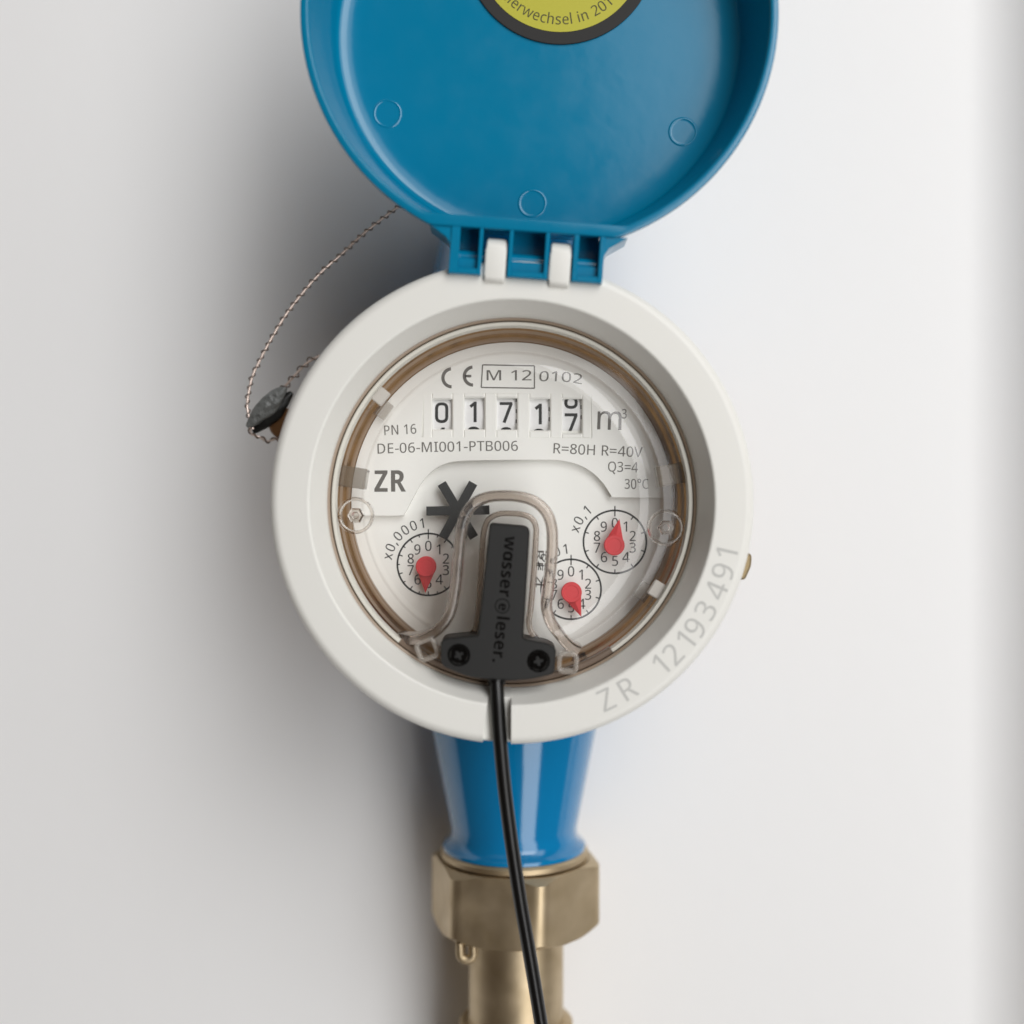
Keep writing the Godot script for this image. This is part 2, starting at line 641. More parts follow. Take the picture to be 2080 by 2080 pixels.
# a place in the hinge's own directions: across to the right, down, and towards the camera
func hinge_at(across: float, down: float, z: float) -> Vector3:
	var a := deg_to_rad(4.0)
	return Vector3(2.9, 50.68, 2) * Vector3(1, 1, 0) + Vector3(cos(a), -sin(a), 0) * across + Vector3(-sin(a), -cos(a), 0) * down + Vector3(0, 0, z)


func build_dial(t: Node3D, c: Vector3) -> void:
	# lower plate
	var s := Shape.new()
	s.lathe(PackedVector2Array([Vector2(0, -20.6), Vector2(34.0, -20.6), Vector2(34.5, -20.6), Vector2(34.5, -21.4), Vector2(34.5, -22.7), Vector2(0, -22.7)]), c, "z", 128)
	var plate := part("dial_plate", s, M.dial_white, t)
	# upper plate, a step higher, in two halves round the counter
	var z1 := -18.9
	var edge_l := [Vector2(-32.22, -0.74), Vector2(-24.08, -0.74), Vector2(-23.03, -0.21), Vector2(-21.97, 1.69), Vector2(-20.91, 3.7), Vector2(-19.22, 6.55), Vector2(-16.9, 8.98), Vector2(-14.26, 10.35), Vector2(-10.56, 10.98), Vector2(0, 11.2)]
	var edge_r := [Vector2(0, 11.2), Vector2(8.45, 11.2), Vector2(11.62, 10.88), Vector2(14.79, 9.93), Vector2(17.43, 8.34), Vector2(19.43, 6.34), Vector2(20.49, 4.86), Vector2(21.34, 3.49), Vector2(22.18, 3.17), Vector2(32.32, 3.06)]
	var cc := Vector2(c.x, c.y)
	var r_up := 34.45
	var left := PackedVector2Array()
	var end_l: Vector2 = edge_l[0]
	var al := PI + asin((cc.y - end_l.y) / r_up)
	left.append_array(circle2(cc, r_up, 40, PI / 2, al))
	left.append_array(smooth_edge(edge_l).slice(1))
	left.append_array([Vector2(0, 16.05), Vector2(-19.33, 16.05), Vector2(-19.01, 25.35), Vector2(0, 25.46)])
	s = Shape.new()
	s.extrude(left, -21, z1)
	part("dial_step", s, M.dial_white, t, 50.0)
	var right := PackedVector2Array()
	var end_r: Vector2 = edge_r[-1]
	var ar := asin((end_r.y - cc.y) / r_up)
	right.append_array(circle2(cc, r_up, 40, ar, PI / 2))
	right.append_array([Vector2(0, 25.46), Vector2(17.01, 25.14), Vector2(17.22, 15.84), Vector2(0, 16.05)])
	var er := smooth_edge(edge_r)
	right.append_array(er.slice(0, er.size() - 1))
	s = Shape.new()
	s.extrude(right, -21, z1)
	part("dial_step", s, M.dial_white, t, 50.0)

	# --- the counter: a frame with five windows and a drum in each
	var wins := [[878, 918, 811, 872], [943, 984, 808, 872], [1009, 1050, 808.6, 872.5], [1076, 1117, 810, 874], [1142, 1182, 810, 880]]
	var kd := 0.1056
	s = Shape.new()
	var xs := [857.5]
	for w in wins: xs.append_array([w[0], w[1]])
	xs.append(1202.5)
	var zt := -18.935
	var px := func(x: float, y: float) -> Vector2: return Vector2((x - 1040) * kd, (1040 - y) * kd)
	for i in range(0, xs.size(), 2):
		var a: Vector2 = px.call(xs[i], 891)
		var b: Vector2 = px.call(xs[i + 1], 797)
		s.box(Vector3(a.x, a.y, zt - 1.6), Vector3(b.x, b.y, zt), 0.3)
	for w in wins:
		for span in [[797, w[2]], [w[3], 891]]:
			var a: Vector2 = px.call(w[0] - 1.5, span[1])
			var b: Vector2 = px.call(w[1] + 1.5, span[0])
			s.box(Vector3(a.x, a.y, zt - 1.6), Vector3(b.x, b.y, zt - 0.002), 0.3)
	part("counter_frame", s, M.dial_white, t)
	var shown := [["0", "1", 837.3], ["1", "2", 835.5], ["7", "8", 836.5], ["1", "2", 840.0], ["7", "8", 860.0]]
	for i in 5:
		var w: Array = wins[i]
		var rr := 8.7
		var a: Vector2 = px.call(w[0] - 1.0, 841)
		var b: Vector2 = px.call(w[1] + 1.0, 841)
		var za := zt - 0.95 - rr
		s = Shape.new()
		var rings := []
		for x in [a.x, b.x]:
			var ring := PackedVector3Array()
			for j in 80: ring.append(Vector3(x, a.y + sin(TAU * j / 80) * rr, za + cos(TAU * j / 80) * rr))
			rings.append(ring)
		s.loft(rings)
		var drum := part("digit_drum", s, M.drum_white, t)
		var put := func(ch: String, off: float) -> void:
			var sh := Shape.new()
			var mid := (a.x + b.x) / 2 - 0.15
			var flatd := digit_strokes(ch)
			for p in flatd.t:
				var u: float = p.y - 2.25 + off
				sh.t.append(Vector3(mid + p.x, a.y + sin(u / rr) * (rr + 0.03), za + cos(u / rr) * (rr + 0.03)))
			part("digit", sh, M.print_dark, drum)
		var o: float = (841 - shown[i][2]) * kd
		var pitch := TAU * rr / 10
		put.call(shown[i][0], o)
		put.call(shown[i][1], o - pitch)
		if i == 4: put.call("6", o + pitch)
		if i >= 2:      # drive teeth beside the drum
			s = Shape.new()
			for v in [-0.27, -0.02, 0.24]:
				var u: float = v + 0.05 * i
				for q in 1:
					var y0: float = a.y + sin(u) * rr
					s.box(Vector3(b.x - 0.36, y0 - 0.42, za + cos(u) * rr - 0.3), Vector3(b.x - 0.02, y0 + 0.42, za + cos(u) * rr + 0.06))
			part("drive_teeth", s, M.print_dark, drum)

	# --- print on the upper plate
	var zp := -18.86
	s = Shape.new()
	for e in [[918.0, 767.5, false], [961.5, 764.0, true]]:
		var p: Vector2 = px.call(e[0], e[1])
		arc_band(s, Vector3(p.x, p.y, zp), 1.5844, 2.2709, 96, 268, 40)
		if e[2]: stroke(s, Vector3(p.x - 1.8, p.y, zp), Vector3(p.x - 0.45, p.y, zp), 0.55)
	part("conformity_mark", s, M.print_grey, plate)
	s = Shape.new()
	var box := [Vector3(-6.3, 31.56, -18.86), Vector3(4.81, 31.35, -18.86), Vector3(4.81, 26.53, -18.86), Vector3(-6.6, 26.71, -18.86)]
	for i in 4: stroke(s, box[i], box[(i + 1) % 4], 0.26)
	part("print_box", s, M.print_grey, plate)
	var lines := [
		["M 12", false, Vector3(-5.44, 28.24, -18.86), 2.1653, 9.6119, 0.0, 0.0],
		["0102", false, Vector3(5.81, 28.03, -18.86), 2.1125, 9.1894, -4.0, 0.3],
		["PN 16", false, Vector3(-27.34, 16.47, -18.86), 2.0597, 6.8656, 3.0, 0.0],
		["DE-06-MI001-PTB006", false, Vector3(-28.82, 12.51, -18.86), 2.1125, 30.1031, 1.2, 0.15],
		["R=80H R=40V", false, Vector3(8.87, 12.61, -18.86), 2.1653, 19.1181, -2.6, 0.0],
		["Q3=4", false, Vector3(20.59, 8.66, -18.86), 2.1653, 6.4431, -1.5, 0.0],
		["30°C", false, Vector3(24.17, 4.96, -18.86), 2.1125, 5.0700, 0.0, 0.0],
		["ZR", true, Vector3(-29.51, 4.33, -18.86), 4.5419, 6.7600, 0.5, 0.0],
		["m", false, Vector3(18.26, 17.73, -18.86), 5.1756, 5.1756, -2.0, 0.0],
		["3", false, Vector3(23.54, 20.06, -18.86), 2.0069, 1.0562, 0.0, 0.0],
	]
	for l in lines:
		s = Shape.new()
		line_of(s, l[0], bold if l[1] else sans, l[2], l[3], l[4], l[5], l[6])
		part("printed_text", s, M.print_grey, plate)
	s = Shape.new()
	line_of(s, "RF 4", sans, Vector3(5.1, -8.29, -20.56), 1.8030, 7.9543, -93)
	part("printed_text", s, M.print_grey, plate)

	# --- three small dials with red hands
	var dials := [
		["x0,0001", Vector3(-18.07, -11.32, -20.56), 6.6816, 133.0, Vector3(-18.33, -11.63, -17), -92.0, 20],
		["x0,1", Vector3(22.22, -6.45, -20.56), 6.7877, 146.0, Vector3(21.79, -7.07, -17), 78.0, 10],
		["x0,01", Vector3(12.76, -16.69, -20.56), 6.4695, 120.0, Vector3(12.68, -17.13, -17), -68.0, 10],
	]
	for d in dials:
		s = Shape.new()
		var m: Vector3 = d[1]
		var r: float = d[2]
		arc_band(s, m, r - 0.19, r + 0.19, 0, 360, 96)
		for i in d[6]:
			var a: float = PI / 2 + TAU * i / d[6]
			var u := Vector3(cos(a), sin(a), 0)
			var half: bool = int(i) % (d[6] / 10) != 0
			if i == 0: stroke(s, m + u * (r - 1.25), m + u * (r + 0.95), 0.26)
			else: stroke(s, m + u * (r - (0.55 if half else 0.85)), m + u * r, 0.24)
		part("dial_scale", s, M.print_dark, plate)
		s = Shape.new()
		for i in 10:
			var a := PI / 2 - TAU * i / 10
			var o := m + Vector3(cos(a), sin(a), 0) * r * 0.60
			var w: float = sans.get_string_size(str(i), HORIZONTAL_ALIGNMENT_LEFT, -1, 64).x * 2.15 / CAP
			letters(s, str(i), sans, 2.15, func(x, y): return o + Vector3(x - w / 2, y - 1.07, 0))
		part("dial_numerals", s, M.print_dark, plate)
		s = Shape.new()
		arc_text(s, d[0], sans, m, r + 1.25, 2.1, d[3], true, 1.12)
		part("printed_text", s, M.print_dark, plate)
		# the hand: a round hub and a tapering tip with a ridge
		s = Shape.new()
		var h: Vector3 = d[4]
		var dir := Vector2.from_angle(deg_to_rad(d[5]))
		var n := Vector2(-dir.y, dir.x)
		var h2 := Vector2(h.x, h.y)
		s.lathe(PackedVector2Array([Vector2(0, -2.6), Vector2(1.1, -2.6), Vector2(1.1, -1.4), Vector2(2.1, -1.4), Vector2(2.2, -1.2), Vector2(2.2, -0.15), Vector2(2.05, 0), Vector2(1.5, 0.0), Vector2(1.42, -0.07), Vector2(0, -0.07)]), h, "z", 40)
		var tip := h2 + dir * 5.7
		var b0 := h2 + n * 2.05 + dir * 0.5
		var b1 := h2 - n * 2.05 + dir * 0.5
		var ridge := h + Vector3(dir.x, dir.y, 0) * 1.9 + Vector3(0, 0, -0.25)
		var end := Vector3(tip.x, tip.y, h.z - 1.15)
		var lo := Vector3(0, 0, h.z - 1.35)
		var k0 := Vector3(b0.x, b0.y, h.z - 0.75)
		var k1 := Vector3(b1.x, b1.y, h.z - 0.75)
		var g0 := Vector3(b0.x, b0.y, lo.z)
		var g1 := Vector3(b1.x, b1.y, lo.z)
		var ge := Vector3(tip.x, tip.y, lo.z)
		s.tri(k0, ridge, end); s.tri(ridge, k1, end); s.tri(k0, k1, ridge)
		s.quad(k0, end, ge, g0); s.quad(end, k1, g1, ge); s.tri(g0, ge, g1); s.quad(k1, k0, g0, g1)
		s.solid()
		part("pointer", s, M.pointer_red, t, 25.0)

	# --- the black flow star with six arms
	s = Shape.new()
	var sc := Vector2(-11.57, 0.32)
	for i in 6:
		var dir := Vector2.from_angle(deg_to_rad(61.0 + 60.0 * i))
		var n := Vector2(-dir.y, dir.x) * 0.98
		var e := sc + dir * 6.75
		s.extrude(PackedVector2Array([sc - n, e - n, e + n, sc + n]), -18.9, -18.0 - 0.003 * i, 0.1)
	part("flow_star", s, M.star_black, t)


# numerals of the drums, 4.5 high, drawn with a pen 0.66 wide in short pieces
func digit_strokes(ch: String) -> Shape:
	var s := Shape.new()
	var lines := []
	var oval := func(cx: float, cy: float, w: float, h: float, k: float) -> void:
		var o := rounded(PackedVector2Array([Vector2(cx - w, cy - h), Vector2(cx + w, cy - h), Vector2(cx + w, cy + h), Vector2(cx - w, cy + h)]), k, 8)
		o.append(o[0])
		o.append(o[1])
		lines.append(o)
	match ch:
		"0": oval.call(0, 2.25, 1.1, 1.92, 1.25)
		"1": lines = [PackedVector2Array([Vector2(-0.75, 3.35), Vector2(0.28, 4.2)]), PackedVector2Array([Vector2(0.28, 0), Vector2(0.28, 4.5)])]
		"7": lines = [PackedVector2Array([Vector2(-1.4, 4.17), Vector2(1.35, 4.17)]), PackedVector2Array([Vector2(1.12, 4.2), Vector2(-0.45, 0)])]
		"2": lines = [PackedVector2Array([Vector2(-1.15, 3.4), Vector2(-0.95, 3.9), Vector2(-0.4, 4.17), Vector2(0.4, 4.17), Vector2(0.95, 3.8), Vector2(1.05, 3.1), Vector2(0.6, 2.2), Vector2(-1.1, 0.35)]), PackedVector2Array([Vector2(-1.3, 0.33), Vector2(1.35, 0.33)])]
		"8":
			oval.call(0, 1.3, 1.12, 0.97, 0.95)
			oval.call(0, 3.3, 0.95, 0.87, 0.85)
		"6":
			oval.call(0, 1.4, 1.12, 1.07, 1.0)
			lines.append(PackedVector2Array([Vector2(-1.1, 1.4), Vector2(-0.9, 2.6), Vector2(0.3, 4.4)]))
	for l in lines:
		for i in l.size() - 1:
			var p: Vector2 = l[i]
			var q: Vector2 = l[i + 1]
			var n := maxi(1, int(p.distance_to(q) / 0.3))
			var d := (q - p).normalized() * (0.05 if l.size() > 2 else 0.0)
			for j in n:
				var e := p.lerp(q, float(j) / n)
				var f := p.lerp(q, float(j + 1) / n)
				stroke(s, Vector3(e.x - d.x, e.y - d.y, 0), Vector3(f.x + d.x, f.y + d.y, 0), 0.66)
	return s


func cover_outline(inner: bool) -> Array:
	# the U-shaped pocket for the reader, seen from its left end round to its right end
	if inner:
		return [Vector3(-11.39, -26.65, -10), Vector3(-9.36, -25.84, -10), Vector3(-7.63, -24.21, -10), Vector3(-7.12, -21.87, -10), Vector3(-6.51, -14.24, -10), Vector3(-6, -6.1, -10), Vector3(-5.6, -3.26, -10), Vector3(-4.68, -1.42, -10), Vector3(-2.64, -0.41, -10), Vector3(0, -0.31, -10), Vector3(2.44, -0.61, -10), Vector3(4.07, -1.42, -10), Vector3(4.88, -3.05, -10), Vector3(4.88, -5.6, -10), Vector3(4.48, -12.21, -10), Vector3(3.87, -19.33, -10), Vector3(3.46, -22.58, -10), Vector3(3.97, -24.62, -10), Vector3(5.7, -26.65, -10), Vector3(7.32, -27.67, -10)]
	return [Vector3(-23.55, -25.99, -9.5), Vector3(-20.98, -26.22, -8), Vector3(-18.64, -25.75, -6.5), Vector3(-16, -24.5, -6), Vector3(-13.7, -22.4, -6), Vector3(-12.3, -19.5, -6), Vector3(-11.5, -15, -6), Vector3(-10.9, -9, -6), Vector3(-10.3, -3.5, -6), Vector3(-9.4, -0.5, -6), Vector3(-7.6, 1.8, -6), Vector3(-5, 3, -6), Vector3(-1.5, 3.3, -6), Vector3(2, 3, -6), Vector3(4.8, 2, -6), Vector3(6.9, 0, -6), Vector3(8, -2.8, -6), Vector3(8.2, -6.5, -6), Vector3(7.9, -11, -6), Vector3(7.3, -16, -6), Vector3(7, -19.2, -6), Vector3(7.8, -22.2, -6), Vector3(9.66, -24.96, -7.5), Vector3(11.78, -27.41, -9.5), Vector3(13.92, -28.87, -11.5)]


func build_cover(t: Node3D, c: Vector3) -> void:
	var u_out := smooth_path(cover_outline(false), 10)
	var u_in := smooth_path(cover_outline(true), 10)
	# the thin clear dome, open where the reader sits
	var s := Shape.new()
	var hole := PackedVector2Array()
	for p in u_out: hole.append(Vector2(p.x, p.y))
	hole.append_array([Vector2(16, -38), Vector2(-22, -38)])
	var rows := [Vector2(0.0, -4.5)]
	for r in [6, 12, 18, 22, 25.3]: rows.append(Vector2(r, -4.5))
	for i in range(1, 13):
		var a := deg_to_rad(35.0 * i / 12)
		rows.append(Vector2(25.3 + 8.0 * sin(a), -4.5 - 8.0 * (1 - cos(a))))
	rows.append_array([Vector2(30.3, -6.4), Vector2(30.8, -7.6), Vector2(31.2, -8.1), Vector2(36.2, -8.1)])
	var cc := Vector2(c.x, c.y)
	var n := 240
	for i in rows.size() - 1:
		for j in n:
			var q := PackedVector2Array()
			for e in [[i, j], [i + 1, j], [i + 1, j + 1], [i, j + 1]]:
				q.append(cc + Vector2.from_angle(TAU * e[1] / n) * (rows[e[0]] as Vector2).x)
			var inside := 0
			for p in q:
				if Geometry2D.is_point_in_polygon(p, hole): inside += 1
			if inside == 4: continue
			var z0: float = (rows[i] as Vector2).y + c.z
			var z1: float = (rows[i + 1] as Vector2).y + c.z
			s.quad(Vector3(q[0].x, q[0].y, z0), Vector3(q[1].x, q[1].y, z1), Vector3(q[2].x, q[2].y, z1), Vector3(q[3].x, q[3].y, z0))
	s.sheet()
	part("clear_cover", s, M.clear_pane, t, 60.0)
	# ledge of the pocket, lower down
	s = Shape.new()
	s.flat(hole, -10.5)
	part("pocket_floor", s, M.clear_pane, t)
	# walls of the pocket: solid clear ribs
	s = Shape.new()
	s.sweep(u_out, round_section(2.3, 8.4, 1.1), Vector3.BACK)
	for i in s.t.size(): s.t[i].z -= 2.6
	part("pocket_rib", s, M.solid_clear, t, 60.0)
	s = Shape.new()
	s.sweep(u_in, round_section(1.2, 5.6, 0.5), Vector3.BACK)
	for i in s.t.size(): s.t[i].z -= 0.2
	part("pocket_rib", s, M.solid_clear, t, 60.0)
	# rim of the cover
	s = Shape.new()
	s.lathe(PackedVector2Array([Vector2(35.9, -9), Vector2(36.9, -9), Vector2(36.9, -7.0), Vector2(36.7, -6.7), Vector2(36.1, -6.7), Vector2(35.9, -7.0)]), c, "z", 160, deg_to_rad(-56), deg_to_rad(231))
	part("cover_rim", s, M.rim_plastic, t)
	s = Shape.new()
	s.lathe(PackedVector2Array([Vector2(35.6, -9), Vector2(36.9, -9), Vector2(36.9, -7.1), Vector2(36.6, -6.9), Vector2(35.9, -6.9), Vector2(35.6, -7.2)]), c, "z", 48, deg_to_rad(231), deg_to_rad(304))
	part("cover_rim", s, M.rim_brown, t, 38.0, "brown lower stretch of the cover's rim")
	# bayonet lugs of the rim
	for e in [[141.0, 3.3, true], [171.0, 4.3, false], [-31.0, 3.4, true], [10.0, 4.3, false]]:
		s = Shape.new()
		var a := deg_to_rad(e[0])
		var u := Vector2.from_angle(a)
		var v := Vector2(-u.y, u.x)
		var w: float = e[1] / 2
		var p := PackedVector2Array([cc + u * 33.4 - v * w, cc + u * 36.0 - v * w, cc + u * 36.0 + v * w, cc + u * 33.4 + v * w])
		if e[2]: s.extrude(rounded(p, 0.4, 3), -9.4, -8.2, 0.2)
		else:
			p[0] = cc + u * 30.6 - v * w
			p[3] = cc + u * 30.6 + v * w
			s.extrude(rounded(p, 0.3, 3), -14, -10, 0.2)
		part("cover_lug", s, M.lug_plastic if e[2] else M.tab_smoky, t)
	for e in [144.0, -34.0]:      # added pale slabs that imitate the lugs' faint reflections in the dial
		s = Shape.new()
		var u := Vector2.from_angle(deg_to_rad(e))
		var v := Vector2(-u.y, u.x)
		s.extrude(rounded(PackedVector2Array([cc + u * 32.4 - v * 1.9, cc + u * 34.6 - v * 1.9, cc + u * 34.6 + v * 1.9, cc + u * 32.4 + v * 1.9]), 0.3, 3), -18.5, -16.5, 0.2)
		part("lug_reflection", s, M.tab_clear, t)
	# clear rivets left and right
	for p in [Vector3(-32.07, -0.71, -8), Vector3(31.57, -3.23, -8)]:
		s = Shape.new()
		s.lathe(PackedVector2Array([Vector2(3.1, -1.5), Vector2(3.75, -1.5), Vector2(3.75, 0.1), Vector2(3.6, 0.35), Vector2(3.3, 0.35), Vector2(3.1, 0.1)]), p, "z", 56)
		s.lathe(PackedVector2Array([Vector2(0, -1.4), Vector2(1.7, -1.4), Vector2(1.7, -0.2), Vector2(1.35, 0.25), Vector2(0.8, 0.3), Vector2(0.6, -0.5), Vector2(0, -0.5)]), p, "z", 6)
		part("clear_rivet", s, M.rivet_clear, t, 30.0)
	# clips that hold the reader, beside its foot
	for e in [[Vector3(-17.13, -27.68, -5), 20.0, 3.6, 3.6], [Vector3(11.25, -30.37, -5), -4.0, 3.4, 3.6]]:
		s = Shape.new()
		var o: Vector3 = e[0]
		var w: float = e[2] / 2
		var h: float = e[3] / 2
		var b := Basis(Vector3.BACK, deg_to_rad(e[1]))
		var ring := PackedVector3Array()
		for q in rounded(PackedVector2Array([Vector2(-w, -h), Vector2(w, -h), Vector2(w, h), Vector2(-w, h)]), 0.9, 4): ring.append(o + b * Vector3(q.x, q.y, 0))
		s.sweep(ring, round_section(0.9, 3.2, 0.35), Vector3.BACK, true)
		part("reader_clip", s, M.tab_clear, t, 50.0)


func build_lid(t: Node3D) -> void:
	var lc := Vector3(5.4, 98.3, 2)
	var a4 := deg_to_rad(4.0)
	var across := Vector2(cos(a4), -sin(a4))
	var down := Vector2(-sin(a4), -cos(a4))
	# outline: a circle cut off straight along the hinge
	var outline := func(r: float, chord: float, z: float) -> PackedVector3Array:
		var pts := PackedVector3Array()
		for i in 288:
			var a := TAU * i / 288
			var p := Vector2(sin(a), cos(a)) * r
			if p.y > chord: p *= chord / p.y
			var q: Vector2 = Vector2(lc.x, lc.y) + across * p.x + down * p.y
			pts.append(Vector3(q.x, q.y, z))
		return pts
	var s := Shape.new()
	var rings := []
	# outside from the back up to the rim, over it, down the inner wall and across the floor
	for e in [[0.5, 38, -14.6], [38.0, 38, -14.5], [41.5, 39.8, -14.0], [43.8, 41, -12.4], [46.6, 43.0, -0.6], [47.1, 43.3, 1.2], [46.95, 43.2, 1.8], [46.5, 42.9, 2.0], [45.7, 41.2, 2.0], [45.4, 40.9, 1.8], [45.25, 40.8, 1.3], [42.0, 40.5, -9.7], [41.75, 40.4, -10.4], [41.4, 40.3, -10.85], [40.7, 40.2, -11.2], [39.6, 39.6, -11.5], [38.2, 38.2, -11.7], [36.5, 36.5, -11.75], [20, 20, -11.76], [0.5, 0.5, -11.77]]:
		rings.append(outline.call(e[0], e[1], e[2]))
	s.loft(rings)
	var lid := part("lid", s, M.lid_plastic, t, 42.0)
	# round marks left by the mould
	for p in [Vector3(-25.96, 82.94, -11.7), Vector3(35.56, 79.14, -11.7), Vector3(4.2, 64.25, -11.7)]:
		s = Shape.new()
		s.lathe(PackedVector2Array([Vector2(0, -0.4), Vector2(3.2, -0.4), Vector2(3.1, -0.05), Vector2(2.95, 0.02), Vector2(2.8, 0.1), Vector2(2.68, 0.1), Vector2(2.58, 0.03), Vector2(2.45, -0.02), Vector2(2.2, -0.03), Vector2(0, -0.03)]), p, "z", 40)
		part("mould_mark", s, M.lid_plastic, lid)
	# hinge boxes: hollow frames with the pin inside
	for e in [[-157, -91, -138, -99], [-38, 45, -29, 36], [94, 157, 105, 147]]:
		s = Shape.new()
		var k := 0.0965
		var y0 := -4.7
		var y1 := 4.7
		var bar := func(xa: float, xb: float, ya: float, yb: float, za: float, zb: float) -> void:
			var q := PackedVector2Array()
			for w in [[xa, ya], [xb, ya], [xb, yb], [xa, yb]]:
				var v := hinge_at(w[0], w[1], 0)
				q.append(Vector2(v.x, v.y))
			s.extrude(q, za, zb, 0.16)
		bar.call(e[0] * k, e[2] * k, y0, y1, -6.0, 1.7)
		bar.call(e[3] * k, e[1] * k, y0, y1, -6.0, 1.7)
		bar.call(e[2] * k - 0.1, e[3] * k + 0.1, 3.5, y1 - 0.02, -6.0, 1.66)
		bar.call(e[2] * k - 0.1, e[3] * k + 0.1, y0 - 2.0, y1 - 0.05, -6.0, -5.0)
		bar.call(e[2] * k - 0.1, e[3] * k + 0.1, 1.3, 3.6, -4.0, 0.25)
		part("hinge_box", s, M.lid_plastic, lid)
	# shoulders that lead from the lid into the outer boxes
	for sd in [-1.0, 1.0]:
		s = Shape.new()
		var q := PackedVector2Array()
		for w in [Vector2(15.0, -4.6), Vector2(19.6, -4.6), Vector2(17.6, -3.3), Vector2(16.1, -2.3), Vector2(15.3, -1.0), Vector2(15.0, 0.2)]:
			var v := hinge_at(w.x * sd, w.y, 0)
			q.append(Vector2(v.x, v.y))
		s.extrude(q, -6, 1.4, 0.16)
		part("hinge_shoulder", s, M.lid_plastic, lid)
	s = Shape.new()
	s.tube(PackedVector3Array([hinge_at(-14.0, 0.9, -2.8), hinge_at(14.0, 0.9, -2.8)]), 1.75, 24)
	part("hinge_pin", s, M.lid_plastic, lid)
	# round sticker with writing round its edge
	var sc := Vector3(10.14, 117.17, -11.6)
	s = Shape.new()
	s.lathe(PackedVector2Array([Vector2(0, -0.3), Vector2(19.9, -0.3), Vector2(19.9, 0.25), Vector2(19.7, 0.35), Vector2(0, 0.35)]), sc, "z", 96)
	var st := part("sticker", s, M.sticker_ring, t)
	s = Shape.new()
	s.lathe(PackedVector2Array([Vector2(0, 0.3), Vector2(17.45, 0.3), Vector2(17.45, 0.42), Vector2(0, 0.42)]), sc, "z", 96)
	part("sticker_face", s, M.sticker_yellow, st)
	s = Shape.new()
	arc_text(s, "Zählerwechsel in 201", sans, sc + Vector3(0, 0, 0.45), 15.9, 2.2, -100.0, false, 1.04)
	part("sticker_text", s, M.sticker_print, st)


